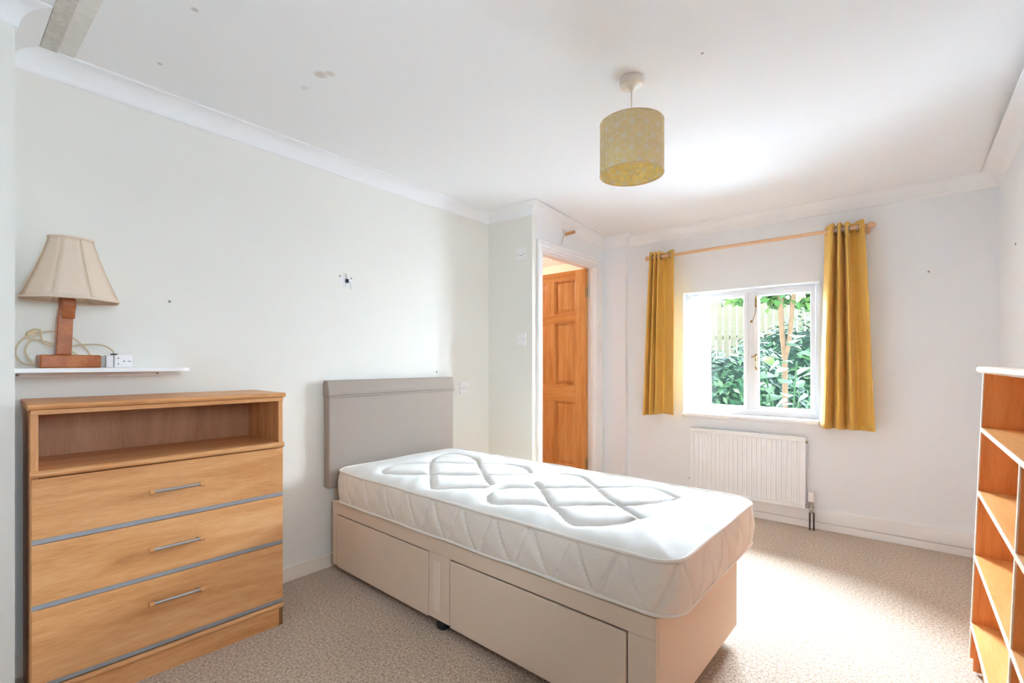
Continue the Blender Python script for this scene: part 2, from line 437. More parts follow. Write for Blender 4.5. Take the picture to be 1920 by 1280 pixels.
coving([(PX, YR), (PX, PY), (0, PY), (0, QY), (QX, QY), (QX, NY), (NX, NY), (NX, D), (W, D), (W, YR)], 'trim_1')
# strip of bare plaster on the ceiling where an old fitting was taken away
o = MB().box(0.078, 1.2, 0.256, 0.300, H - 0.006, H + 0.001).build('trim_2', 'grey_strip'); struct(o)
o = MB().box(0.078, 1.2, 0.300, 0.348, H - 0.002, H + 0.001).build('trim_3', 'pale_strip'); struct(o)

# skirting boards
struct(MB().box(0, 0.014, PY, QY, 0, 0.075).build('baseboard_left', 'cream_gloss', bevel=0.003))
struct(MB().box(0.014, QX, QY - 0.014, QY, 0, 0.075).build('baseboard_return', 'cream_gloss', bevel=0.003))
struct(MB().box(NX + 0.001, W - 0.002, D - 0.018, D - 0.0, 0.052, 0.138).build('baseboard_window', 'gloss_white', bevel=0.003))
struct(MB().box(NX + 0.001, W - 0.002, D - 0.012, D - 0.0, 0.0, 0.047).build('baseboard_window_lower', 'gloss_white', bevel=0.003))
struct(MB().box(W - 0.016, W, YR, D - 0.02, 0, 0.09).build('baseboard_right', 'gloss_white', bevel=0.003))
struct(MB().box(QX, NX, NY - 0.014, NY, 0, 0.09).build('baseboard_nib', 'gloss_white', bevel=0.003))

# ------------------------------------------------------------------ doorway: lining, architrave, door leaf
lin_o = struct(MB().box(0.296, QX + 0.002, DY0 - 0.02, DY0, 0, DZ + 0.02).box(0.296, QX + 0.002, DY1, DY1 + 0.02, 0, DZ + 0.02).box(0.296, QX + 0.002, DY0, DY1, DZ, DZ + 0.02)
               .box(0.362, 0.388, DY0, DY0 + 0.012, 0, DZ).box(0.362, 0.388, DY1 - 0.012, DY1, 0, DZ).box(0.362, 0.388, DY0 + 0.012, DY1 - 0.012, DZ - 0.008, DZ).build('trim_4', 'gloss_white', bevel=0.0015))
def architrave(y0, y1, zt, w=0.066):
    # stepped moulding drawn round the opening as three nested frames
    mb = MB()
    for (a, b, t) in ((0.004, 0.018, 0.010), (0.018, 0.046, 0.016), (0.046, 0.066, 0.021)):
        x0, x1 = QX, QX + t
        mb.box(x0, x1, y0 - b, y0 - a, 0, zt + b).box(x0, x1, y1 + a, y1 + b, 0, zt + b).box(x0, x1, y0 - a, y1 + a, zt + a, zt + b)
    return mb
struct(architrave(DY0, DY1, DZ).build('trim_5', 'gloss_white', bevel=0.003))

door = struct(thing('door_1', 'orange pine panelled door standing open into the hall', 'door', (0.336, DY1 - 0.004, 0.008), math.radians(-3.0)))
for k in ('label', 'category'): del door[k]
# local: leaf runs along -x, its face looks to -y
DW, DH, DT = 0.765, 1.925, 0.038
st, mid_s = 0.105, 0.10
rails = [(0.0, 0.20), (0.766, 0.905), (1.473, 1.545), (1.848, DH)]
for x0, x1 in ((-DW, -DW + st), (-st, 0.0), (-DW / 2 - mid_s / 2, -DW / 2 + mid_s / 2)):
    z0, z1 = (0, DH)
    if x0 != -DW and x1 != 0.0:
        for (a, b) in ((0.20, 0.766), (0.905, 1.473), (1.545, 1.848)):
            MB().box(x0, x1, -DT, 0, a, b).build('stile', 'pine', door, bevel=0.002)
    else:
        MB().box(x0, x1, -DT, 0, z0, z1).build('stile', 'pine', door, bevel=0.002)
for (a, b) in rails:
    MB().box(-DW + st, -st, -DT, 0, a, b).build('rail', 'pine_h', door, bevel=0.002)
for (a, b) in ((0.20, 0.766), (0.905, 1.473), (1.545, 1.848)):
    for x0, x1 in ((-DW + st, -DW / 2 - mid_s / 2), (-DW / 2 + mid_s / 2, -st)):
        mb = MB().box(x0, x1, -DT + 0.016, -0.016, a, b)
        e = 0.045; y0 = -DT + 0.016; y1 = -DT + 0.005
        mb.add([(x0 + 0.014, y0, a + 0.014), (x1 - 0.014, y0, a + 0.014), (x1 - 0.014, y0, b - 0.014), (x0 + 0.014, y0, b - 0.014),
                (x0 + e, y1, a + e), (x1 - e, y1, a + e), (x1 - e, y1, b - e), (x0 + e, y1, b - e)],
               [(4, 5, 6, 7), (0, 1, 5, 4), (1, 2, 6, 5), (2, 3, 7, 6), (3, 0, 4, 7)])
        pn = mb.build('panel', 'pine', door)
        mb = MB(); g = 0.012
        for (p0, p1) in (((x0, a), (x1, a + g)), ((x0, b - g), (x1, b)), ((x0, a + g), (x0 + g, b - g)), ((x1 - g, a + g), (x1, b - g))):
            mb.box(p0[0], p1[0], -DT + 0.003, -DT + 0.017, p0[1], p1[1])
        mb.build('moulding', 'pine', pn, bevel=0.004)
for z in (0.20, 1.68):
    mb = MB().box(-0.002, 0.001, -DT, -0.004, z, z + 0.085).box(0.001, 0.012, -DT - 0.004, -DT - 0.001, z, z + 0.085)
    mb.tube([(0.003, -DT - 0.006, z - 0.004), (0.003, -DT - 0.006, z + 0.089)], 0.006, 10)
    mb.build('hinge', 'brass', door)

# added glowing globe, out of the camera's view, that brightens the hall
hlt = thing('hall_fill_light', 'added glowing globe, out of view, lighting the hall beyond the doorway', 'lamp', (-0.95, 3.55, H))
MB().lathe([(0, 0), (0.05, 0), (0.05, -0.02), (0.012, -0.03), (0.012, -0.09), (0.03, -0.095), (0.03, -0.11), (0, -0.11)], (0, 0, 0), 24).build('stem', 'rosecap', hlt)
MB().lathe([(0.095 * math.sin(q), -0.195 + 0.095 * math.cos(q)) for q in [PI * k / 14 for k in range(15)]], (0, 0, 0), 24).build('globe', 'hall_fill_glow', hlt)

# ------------------------------------------------------------------ window
wf = struct(bpy.data.objects.new('window_1', None)); COL.objects.link(wf); wf.location = (WX0, D, WZ0)
FY0, FY1 = 3.925, 3.985
mb = MB().box(WX0, WX0 + 0.035, FY0, FY1, WZ0 + 0.03, WZ1).box(WX1 - 0.035, WX1, FY0, FY1, WZ0 + 0.03, WZ1)
mb.box(WX0 + 0.035, WX1 - 0.035, FY0, FY1, WZ0 + 0.03, WZ0 + 0.06).box(WX0 + 0.035, WX1 - 0.035, FY0, FY1, WZ1 - 0.022, WZ1)
mb.box(1.548, 1.588, FY0, FY1, WZ0 + 0.06, WZ1 - 0.022)
mb.build('window_frame', 'gloss_white', wf, True, bevel=0.003)
for (a, b) in ((WX0 + 0.037, 1.546), (1.590, WX1 - 0.037)):
    z0, z1 = WZ0 + 0.063, WZ1 - 0.024; s = 0.028
    c = MB().box(a, a + s, FY0 - 0.012, FY1 - 0.015, z0, z1).box(b - s, b, FY0 - 0.012, FY1 - 0.015, z0, z1).box(a + s, b - s, FY0 - 0.012, FY1 - 0.015, z0, z0 + s).box(a + s, b - s, FY0 - 0.012, FY1 - 0.015, z1 - s, z1).build('casement', 'gloss_white', wf, True, bevel=0.004)
    g = MB().box(a + s - 0.004, b - s + 0.004, FY0 + 0.015, FY0 + 0.019, z0 + s - 0.004, z1 - s + 0.004)
    g.v = [tuple(Vector(p) - Vector(wf.location)) for p in g.v]
    g.build('pane', 'glass', c)
# sill board with a rounded nose
sill = [(D - 0.03, WZ0 + 0.003), (D - 0.034, WZ0 + 0.012), (D - 0.03, WZ0 + 0.026), (D - 0.02, WZ0 + 0.03), (FY0 + 0.01, WZ0 + 0.03), (FY0 + 0.01, WZ0 + 0.002), (D, WZ0 + 0.002), (D, WZ0 - 0.004), (D - 0.02, WZ0 - 0.004)]
MB().prism(sill, 'x', WX0 - 0.0, WX1 + 0.0).build('window_sill', 'gloss_white', wf, True)
# casement fastener and stay
xh = 1.604; yh = FY0 - 0.012
mb = MB().box(xh - 0.009, xh + 0.009, yh - 0.006, yh, 1.135, 1.185).tube([(xh, yh - 0.004, 1.165), (xh, yh - 0.022, 1.165)], 0.007, 10)
mb.tube(smooth_path([(xh, yh - 0.022, 1.168), (xh + 0.004, yh - 0.028, 1.13), (xh + 0.002, yh - 0.026, 1.10), (xh + 0.012, yh - 0.026, 1.068)], 6), [0.006] * 6 + [0.004] * 6 + [0.005, 0.006, 0.008, 0.009, 0.0095, 0.009, 0.006], 10)
mb.tube([(xh - 0.004, yh - 0.02, 1.165), (xh - 0.028, yh - 0.016, 1.165)], 0.006, 8)
mb.build('fastener', 'brass', wf, True)
mb = MB().box(xh - 0.006, xh + 0.012, yh - 0.016, yh, 1.535, 1.612)
mb.build('bolt', 'brass', wf, True, bevel=0.003)
mb = MB().tube(smooth_path([(xh - 0.002, yh - 0.006, 1.535), (xh - 0.004, yh - 0.010, 1.49), (xh - 0.02, yh - 0.012, 1.44), (xh - 0.03, yh - 0.008, 1.425)], 6), 0.0025, 6).lathe([(0, 0), (0.008, 0.0), (0.010, 0.006), (0.006, 0.012), (0, 0.012)], (xh - 0.032, yh - 0.006, 1.43), 10, 'y')
mb.build('catch', 'brass', wf, True)

# ------------------------------------------------------------------ cloth helper and curtains
def cloth(top, bot, z1, z0, nz=30, per=10, sag=None):
    """top/bot: matching lists of (x,y) fold points; swept from z1 down to z0"""
    T = smooth_path([(a, b, 0) for a, b in top], per); B = smooth_path([(a, b, 0) for a, b in bot], per)
    mb = MB(); n = len(T); vs = []
    for i in range(nz + 1):
        t = i / nz; e = t ** 0.9
        for k in range(n):
            p = T[k].lerp(B[k], e)
            w = 0.0025 * math.sin(k * 1.7 + t * 7.0) * t
            zt = z1 + 0.004 * math.sin(k * 0.6); zb = z0 + (sag(k / (n - 1)) if sag else 0)
            vs.append((p.x + w, p.y + w * 0.6, zt + (zb - zt) * t))
    mb.add(vs, [(i * n + k, i * n + k + 1, (i + 1) * n + k + 1, (i + 1) * n + k) for i in range(nz) for k in range(n - 1)], True)
    return mb
YPOLE = 3.715; ZPOLE = 1.968
def ring(mb, c, r, t, ax):
    prof = [(r + t * math.cos(a), t * math.sin(a)) for a in [2 * PI * k / 8 for k in range(8)]]
    mb.lathe(prof, c, 20, ax, True, True)

cl = thing('curtain', 'mustard eyelet curtain hanging left of the window beside the doorway', 'curtain', (0.97, YPOLE, 0.69), 0, 'mustard curtains at the window')
def folds(xs, amp, y0, flip=1):
    return [(x, y0 + (amp if (i % 2 == 0) else -amp) * flip) for i, x in enumerate(xs)]
tx = [0.862, 0.878, 0.896, 0.913, 0.930, 0.946, 0.972, 1.074]
bx_ = [0.800, 0.824, 0.850, 0.874, 0.900, 0.922, 0.954, 1.070]
cloth(folds(tx, 0.042, YPOLE), folds(bx_, 0.05, YPOLE + 0.005), 2.006, 0.692, sag=lambda t: 0.022 * t).build('cloth', 'curtain', cl, True, solid=0.003)
mb = MB()
for x in (1.027,): ring(mb, (x, YPOLE - 0.004, ZPOLE), 0.021, 0.0045, 'x')
mb.build('eyelet', 'chrome', cl, True)
for x in (0.887, 0.921, 0.958):
    mb = MB(); ring(mb, (x, YPOLE, ZPOLE), 0.021, 0.0045, 'x'); mb.build('eyelet', 'chrome', cl, True)

cr = thing('curtain', 'mustard eyelet curtain hanging right of the window, flaring at its hem', 'curtain', (2.17, YPOLE, 0.69), 0, 'mustard curtains at the window')
tx = [2.058, 2.096, 2.116, 2.136, 2.156, 2.174, 2.200, 2.264]
bx_ = [2.020, 2.062, 2.098, 2.134, 2.170, 2.204, 2.240, 2.320]
cloth([(2.052, YPOLE + 0.058)] + folds(tx[1:], 0.042, YPOLE, -1), [(2.022, YPOLE + 0.072)] + folds(bx_[1:], 0.048, YPOLE, -1), 2.014, 0.694, sag=lambda t: 0.004 * math.sin(t * 20)).build('cloth', 'curtain', cr, True, solid=0.003)
cloth([(2.048, YPOLE + 0.066), (2.072, YPOLE + 0.02), (2.092, YPOLE - 0.022)], [(2.016, YPOLE + 0.080), (2.034, YPOLE + 0.03), (2.056, YPOLE - 0.03)], 1.42, 0.70, per=6).build('sunlit_edge', 'sunlit_edge', cr, True, solid=0.002)  # pale strip painted as window light on the curtain's leading fold
for x in (2.106, 2.126, 2.146, 2.165, 2.187, 2.232):
    mb = MB(); ring(mb, (x, YPOLE, ZPOLE), 0.021, 0.0045, 'x'); mb.build('eyelet', 'chrome', cr, True)

po = thing('curtain_pole', 'pale wooden curtain pole with rounded finials above the window', 'curtain pole', (1.57, YPOLE, ZPOLE))
MB().tube([(0.858, YPOLE, ZPOLE), (2.272, YPOLE, ZPOLE + 0.008)], 0.0125, 16).build('pole', 'pole', po, True)
MB().lathe([(0, 0.0), (0.012, 0.002), (0.019, 0.010), (0.021, 0.020), (0.017, 0.030), (0.013, 0.036), (0.013, 0.044)], (0.822, YPOLE, ZPOLE), 20, 'x').build('finial', 'pole', po, True)
MB().lathe([(0.013, 0.0), (0.016, 0.004), (0.012, 0.009), (0.017, 0.016), (0.021, 0.030), (0.018, 0.043), (0.010, 0.053), (0, 0.056)], (2.270, YPOLE, ZPOLE + 0.008), 20, 'x').build('finial', 'pole', po, True)
for x in (0.848, 2.270):
    MB().tube([(x, D, ZPOLE), (x, YPOLE + 0.01, ZPOLE)], 0.009, 12).lathe([(0, -0.001), (0.024, -0.001), (0.024, -0.012), (0.010, -0.016)], (x, D, ZPOLE), 16, 'y').build('bracket', 'pole', po, True)

# net curtain gathered at the left of the reveal
nc = thing('net_curtain', 'white net curtain gathered against the left window reveal', 'net curtain', (1.2, 3.88, 0.74))
xs = [1.106 + 0.0165 * i for i in range(12)]
xb = [1.106 + 0.018 * i for i in range(12)]
cloth(folds(xs, 0.014, 3.872), folds(xb, 0.018, 3.872), 1.652, 0.742, nz=24, per=6).build('cloth', 'sheer', nc, True)
MB().tube([(WX0 + 0.002, 3.872, 1.640), (WX1 - 0.002, 3.872, 1.640)], 0.002, 6).build('wire', 'white_plastic', nc, True)

# ------------------------------------------------------------------ radiator
ra = thing('radiator', 'white ribbed panel radiator on the wall below the window', 'radiator', (1.56, 3.76, 0.135))
RXa, RXb, RZa, RZb = 1.172, 1.940, 0.132, 0.618
n = 23; pitch = (RXb - RXa - 0.05) / n; prof = [(RXa, 3.752)]
pts = [(RXa + 0.004, 3.746), (RXa + 0.022, 3.746)]
for i in range(n):
    x = RXa + 0.025 + i * pitch
    pts += [(x + pitch * 0.18, 3.746), (x + pitch * 0.32, 3.753), (x + pitch * 0.62, 3.753), (x + pitch * 0.76, 3.746)]
pts += [(RXb - 0.022, 3.746), (RXb - 0.004, 3.746), (RXb, 3.752), (RXb, 3.766), (RXa, 3.766), (RXa, 3.752)]
mb = MB().prism(pts, 'z', RZa + 0.028, RZb - 0.032)
mb.build('panel', 'rad', ra, True)
for za, zb in ((RZb - 0.032, RZb), (RZa, RZa + 0.028)):
    MB().box(RXa, RXb, 3.744, 3.766, za, zb).build('edge_channel', 'rad', ra, True, bevel=0.005)
for xa in (RXa - 0.002, RXb - 0.004):
    MB().box(xa, xa + 0.006, 3.745, 3.785, RZa + 0.01, RZb - 0.004).build('side_panel', 'rad', ra, True, bevel=0.001)
for x in (RXa + 0.12, RXb - 0.12):
    MB().box(x - 0.015, x + 0.015, 3.766, D - 0.001, RZa + 0.05, RZb - 0.06).build('bracket', 'rad', ra, True)
MB().tube([(RXb + 0.001, 3.765, RZb - 0.035), (RXb + 0.012, 3.765, RZb - 0.035)], 0.008, 12).build('bleed_valve', 'brass', ra, True)
MB().tube([(RXa - 0.012, 3.765, RZa + 0.09), (RXa + 0.001, 3.765, RZa + 0.09)], 0.008, 12).build('blanking_plug', 'brass', ra, True)
vx, vy = 1.977, 3.745
va = MB().tube([(RXb, vy + 0.018, 0.155), (vx, vy + 0.012, 0.155)], 0.011, 12).tube([(vx, vy, 0.115), (vx, vy, 0.192)], 0.012, 14).lathe([(0, 0), (0.016, 0), (0.016, 0.012), (0, 0.012)], (vx, vy, 0.147), 6).build('valve_body', 'chrome', ra, True)
MB().lathe([(0, 0.0), (0.017, 0.0), (0.019, 0.006), (0.0195, 0.03), (0.0185, 0.056), (0.015, 0.064), (0, 0.066)], (vx, vy, 0.193), 24).build('valve_head', 'white_plastic', ra, True)
for dx in (-0.009, 0.014):
    MB().tube([(vx + dx, vy, 0.12), (vx + dx, vy, 0.0)], 0.0055, 10).build('pipe', 'copper', ra, True)

# ------------------------------------------------------------------ bed: divan base, mattress, headboard
BL, BWD = 1.815, 0.775
bed = thing('divan_base', 'beige fabric divan bed base with two side drawers', 'bed base', (0.088, 1.374, 0), -0.032)
mb = MB().box(0, BL, 0.012, BWD, 0.05, 0.386)
body = mb.build('body', 'divan_end', bed, bevel=0.012, seg=3)
# near side: face frame round two drawers
fr_ = MB().box(0, BL - 0.0, 0, 0.0125, 0.322, 0.386).box(0, 0.045, 0, 0.0125, 0.05, 0.322).box(0.80, 0.932, 0, 0.0125, 0.05, 0.322).box(1.725, BL, 0, 0.0125, 0.05, 0.322)
fr_.build('side_panel', 'divan', bed, bevel=0.003)
for a, b in ((0.050, 0.797), (0.937, 1.720)):
    MB().box(a, b, -0.002, 0.0115, 0.045, 0.316).build('drawer', 'divan', bed, bevel=0.004, seg=3)
MB().box(0.05, 1.72, 0.0118, 0.0122, 0.05, 0.322).build('gap_shade_sheet', 'dark', bed)  # dark sheet stands in for shade in the gaps round the drawers
MB().box(0.832, 0.876, -0.0012, 0.0005, 0.085, 0.292).build('velcro_patch', 'velcro', bed)
for (u, v) in ((0.855, 0.036), (0.12, 0.10), (BL - 0.08, 0.10), (BL - 0.08, BWD - 0.06), (0.84, BWD - 0.08), (0.12, BWD - 0.1)):
    MB().lathe([(0, 0), (0.018, 0.0), (0.028, 0.010), (0.030, 0.026), (0.022, 0.040), (0.012, 0.051), (0, 0.051)], (u, v, 0), 18).build('foot_glide', 'black', bed)

ML, MW, MH = 1.845, 0.855, 0.178
MR = -0.026
mat_o = thing('mattress', 'white quilted single mattress lying on the divan base', 'mattress', (0.112, 1.366, 0.388), MR)
def w2l(p):
    x, y = p[0] - 0.112, p[1] - 1.366; c, s = math.cos(-MR), math.sin(-MR)
    return (x * c - y * s, x * s + y * c)
stitch = [
    [(0.411, 1.461), (0.345, 1.515), (0.335, 1.60), (0.452, 1.742), (0.666, 1.894), (0.791, 1.985), (0.907, 1.985), (1.015, 1.90)],
    [(0.424, 1.452), (0.551, 1.511), (0.648, 1.571), (0.863, 1.716), (0.96, 1.795), (1.022, 1.882)],
    [(1.014, 1.604), (0.874, 1.712), (0.674, 1.885), (0.555, 1.985), (0.40, 2.03), (0.318, 1.96), (0.345, 1.864), (0.452, 1.742), (0.655, 1.565), (0.794, 1.45), (0.846, 1.433), (0.949, 1.5), (1.017, 1.556)],
    [(1.121, 1.463), (1.078, 1.532), (1.106, 1.618), (1.211, 1.689), (1.395, 1.849), (1.535, 1.99), (1.632, 2.008), (1.737, 1.935)],
    [(1.125, 1.458), (1.197, 1.425), (1.321, 1.494), (1.415, 1.54), (1.555, 1.654), (1.611, 1.691), (1.691, 1.796), (1.732, 1.91)],
    [(1.128, 1.776), (1.099, 1.896), (1.154, 1.99), (1.254, 1.992), (1.37, 1.894), (1.527, 1.743), (1.617, 1.678), (1.727, 1.595)],
    [(1.124, 1.773), (1.248, 1.671), (1.382, 1.543), (1.464, 1.481), (1.551, 1.42), (1.607, 1.429), (1.676, 1.491), (1.714, 1.568)]]
segs = []
for l in stitch:
    pl = smooth_path([w2l(p) + (0,) for p in l], 8)
    segs += [((a.x, a.y), (b.x, b.y)) for a, b in zip(pl[:-1], pl[1:])]
def seg_dist(PX_, PY_):
    dmin = np.full(PX_.shape, 9.0)
    for (ax, ay), (bx, by) in segs:
        dx, dy = bx - ax, by - ay; L2 = dx * dx + dy * dy + 1e-12
        t = np.clip(((PX_ - ax) * dx + (PY_ - ay) * dy) / L2, 0, 1)
        dmin = np.minimum(dmin, np.hypot(PX_ - ax - t * dx, PY_ - ay - t * dy))
    return dmin
RC = 0.095
def corner_map(u, v):
    """square grid -> rounded rectangle, elliptical mapping in the corner squares"""
    u = u.copy(); v = v.copy()
    for cu, su in ((RC, -1), (ML - RC, 1)):
        for cv, sv in ((RC, -1), (MW - RC, 1)):
            m = ((u - cu) * su > 0) & ((v - cv) * sv > 0)
            a = (u[m] - cu) * su / RC; b = (v[m] - cv) * sv / RC
            u[m], v[m] = cu + su * RC * a * np.sqrt(1 - b * b / 2), cv + sv * RC * b * np.sqrt(1 - a * a / 2)
    return u, v
NU, NV = 264, 124
U, V = np.meshgrid(np.linspace(0, ML, NU), np.linspace(0, MW, NV), indexing='ij')
Um, Vm = corner_map(U, V)
dist = seg_dist(Um, Vm)
edge = np.minimum.reduce([U, ML - U, V, MW - V])
rng = np.random.RandomState(3)
wob = sum(0.0008 * np.sin(Um * kx + Vm * ky + ph) for kx, ky, ph in ((21, 13, 0.3), (-17, 29, 1.9), (39, -24, 4.0), (55, 47, 2.2)))
Zt = MH - 0.016 + 0.020 * (1 - np.exp(-edge / 0.05)) + 0.014 * (1 - np.exp(-edge / 0.25)) + wob
Zt = Zt - 0.0130 * np.exp(-(dist / 0.0065) ** 1.3) - 0.0075 * np.exp(-(dist / 0.026) ** 2)
fade = np.clip(edge / 0.02, 0, 1)
Zt = np.where(edge < 1e-6, MH - 0.016, Zt)
vs = np.stack([Um, Vm, Zt], -1).reshape(-1, 3).tolist()
fs = [(i * NV + j, (i + 1) * NV + j, (i + 1) * NV + j + 1, i * NV + j + 1) for i in range(NU - 1) for j in range(NV - 1)]
MB().add(vs, fs, True).build('quilted_top', 'mattress', mat_o)
# border band
ring_ij = [(i, 0) for i in range(NU - 1)] + [(NU - 1, j) for j in range(NV - 1)] + [(i, NV - 1) for i in range(NU - 1, 0, -1)] + [(0, j) for j in range(NV - 1, 0, -1)]
per = np.array([(Um[i, j], Vm[i, j]) for i, j in ring_ij])
nrm = np.roll(per, -1, 0) - np.roll(per, 1, 0); nrm = np.stack([nrm[:, 1], -nrm[:, 0]], -1); nrm /= np.linalg.norm(nrm, axis=1, keepdims=True) + 1e-9
arc = np.concatenate([[0], np.cumsum(np.linalg.norm(np.diff(per, axis=0), axis=1))])
NZ = 26; vs = []
PIT = 0.175; zb0, zb1 = 0.008, MH - 0.016
for k in range(NZ + 1):
    t = k / NZ; z = zb0 + (zb1 - zb0) * t
    bul = 0.013 * math.sin(PI * t) ** 0.6
    # V-shaped stitching: two slanted lines per pitch
    ph = (arc / PIT) % 1.0
    d1 = np.abs(ph - (0.06 + 0.40 * t)) * PIT; d2 = np.abs(ph - (0.94 - 0.40 * t)) * PIT
    dd = np.minimum(d1, d2)
    off = bul - 0.009 * np.exp(-(dd / 0.006) ** 1.3) * (1 if 0.03 < t < 0.97 else 0) + 0.0012 * np.sin(arc * 60 + t * 9) * math.sin(PI * t)
    q = per + nrm * off[:, None]
    vs += [(float(a), float(b), z) for a, b in q]
n = len(per)
fs = [(k * n + i, k * n + (i + 1) % n, (k + 1) * n + (i + 1) % n, (k + 1) * n + i) for k in range(NZ) for i in range(n)]
MB().add(vs, fs, True).build('border', 'mattress_side', mat_o)
MB().prism([tuple(map(float, p)) for p in per[::4]], 'z', 0.002, 0.012).build('underside', 'mattress_side', mat_o)
sub = list(range(0, n, 3))
for z, r in ((MH - 0.014, 0.0065), (0.008, 0.0065)):
    MB().tube([(float(per[i][0] + nrm[i][0] * 0.001), float(per[i][1] + nrm[i][1] * 0.001), z + 0.0012 * math.sin(i * 0.11)) for i in sub], r, 8, True).build('piping', 'piping', mat_o)

hb = thing('headboard', 'taupe fabric headboard standing against the cream wall', 'headboard', (0.045, 1.82, 0.02))
HY0, HY1 = 1.36, 2.287
MB().box(0.016, 0.068, HY0 + 0.004, HY1 - 0.004, 0.447, 0.945).build('panel', 'headboard', hb, True, bevel=0.008, seg=3)
rp = [(0.016, 0.942), (0.070, 0.942)] + [(0.073 - 0.012 * (1 - math.cos(a)) * 0.6, 0.95 + 0.075 * a / PI * 2 * 0.5) for a in [PI * k / 8 for k in range(1, 8)]] + [(0.060, 1.024), (0.016, 1.024)]
MB().prism(rp, 'y', HY0, HY1).build('top_roll', 'headboard', hb, True, bevel=0.005, seg=3)
MB().tube([(0.069, HY0 + 0.003, 0.936), (0.069, HY1 - 0.003, 0.936)], 0.006, 8).build('piping', 'headboard', hb, True)
for y in (HY0 + 0.16, HY1 - 0.16):
    MB().box(0.024, 0.046, y - 0.03, y + 0.03, 0.02, 0.46).build('strut', 'pole', hb, True)

# ------------------------------------------------------------------ chest of drawers
CD, CWD, CH = 0.34, 0.765, 0.992
chs = thing('chest_of_drawers', 'beech chest of three drawers with an open shelf under its top', 'chest of drawers', (0.0165, 0.2193, 0), -0.042)
t = 0.018
MB().box(0.0, CD - 0.004, 0.0, t, 0, 0.964).build('side_panel', 'beech_v', chs, bevel=0.001)
MB().box(0.0, CD - 0.004, CWD - t, CWD, 0, 0.964).build('side_panel', 'beech_v', chs, bevel=0.001)
tp = [(0, 0.972), (CD - 0.004, 0.972), (CD + 0.004, 0.975), (CD + 0.008, 0.982), (CD + 0.006, 0.989), (CD, 0.992), (0, 0.992)]
MB().prism(tp, 'y', -0.006, CWD + 0.008).build('top', 'beech', chs)
MB().box(CD - 0.022, CD, 0.0, CWD, 0.957, 0.972).build('fascia', 'beech', chs, bevel=0.001)
MB().box(0.0, 0.006, t, CWD - t, 0.08, 0.964).build('back_panel', 'beech_dk', chs)
MB().box(0.006, CD - 0.014, t, CWD - t, 0.764, 0.780).build('open_shelf', 'beech', chs)
MB().prism([(CD - 0.014, 0.760)] + [(CD - 0.004 + 0.012 * math.cos(a), 0.7705 + 0.0115 * math.sin(a)) for a in [-PI / 2 + PI * k / 8 for k in range(9)]] + [(CD - 0.014, 0.782)], 'y', -0.002, CWD + 0.002).build('shelf_lip', 'beech', chs)
for (z0, z1) in ((0.553, 0.757), (0.349, 0.551), (0.099, 0.347)):
    dr = MB().box(CD - 0.016, CD + 0.002, 0.002, CWD - 0.002, z0 + 0.0155, z1).build('drawer', 'beech', chs, bevel=0.0012)
    MB().box(CD - 0.016, CD - 0.001, 0.002, CWD - 0.002, z0, z0 + 0.015).build('metal_strip', 'alu', dr)
    zc = z0 + (z1 - z0) * 0.545
    if z0 < 0.2: zc = 0.268
    y0, y1 = 0.295, 0.462
    hd = MB().tube([(CD + 0.026, y0 + 0.008, zc), (CD + 0.026, y1 - 0.008, zc)], 0.0056, 12).build('handle', 'alu_bar', dr)
    for y in (y0, y1):
        s = 1 if y == y0 else -1
        mb = MB().tube([(CD + 0.026, y - s * 0.001, zc), (CD + 0.026, y + s * 0.014, zc)], 0.0085, 14)
        c = mb.build('end_cap', 'beech', dr)
        MB().tube([(CD + 0.0, y + s * 0.016, zc), (CD + 0.026, y + s * 0.016, zc)], 0.0035, 10).build('handle_post', 'alu_bar', dr)
MB().box(CD - 0.03, CD - 0.006, t, CWD - t, 0.09, 0.757).build('drawer_shade_slab', 'dark', chs)  # dark slab behind the fronts, painted as shade between the drawers
MB().prism([(CD - 0.02, 0.074)] + [(CD - 0.004 + 0.010 * math.cos(a), 0.0845 + 0.0105 * math.sin(a)) for a in [-PI / 2 + PI * k / 8 for k in range(9)]] + [(CD - 0.02, 0.095)], 'y', 0.0, CWD).build('plinth_bead', 'beech', chs)
MB().box(CD - 0.022, CD - 0.004, 0.0005, CWD - 0.0005, 0.0, 0.0745).build('plinth', 'beech', chs)
MB().lathe([(0, 0), (0.008, 0), (0.008, 0.006), (0, 0.006)], (0.03, CWD - t - 0.012, 0.945), 12, 'y').build('cam_fixing', 'chrome', chs)

# ------------------------------------------------------------------ shelf with lamp and adaptor
sh = thing('wall_shelf', 'slim white wall shelf in the alcove above the chest', 'shelf', (0.0, 0.42, 1.08))
MB().prism([(0.001, PY + 0.002), (0.205, PY + 0.002), (0.205, 0.655), (0.190, 0.682), (0.001, 0.682)], 'z', 1.086, 1.102).build('board', 'gloss_white', sh, True, bevel=0.002)
MB().box(0.001, 0.022, PY + 0.004, 0.640, 1.066, 1.086).build('batten', 'gloss_white', sh, True, bevel=0.002)
for y in (0.205, 0.615):
    MB().lathe([(0, 0), (0.004, 0), (0.003, 0.002), (0, 0.0025)], (0.022, y, 1.076), 10, 'x').build('screw_head', 'screw', sh, True)

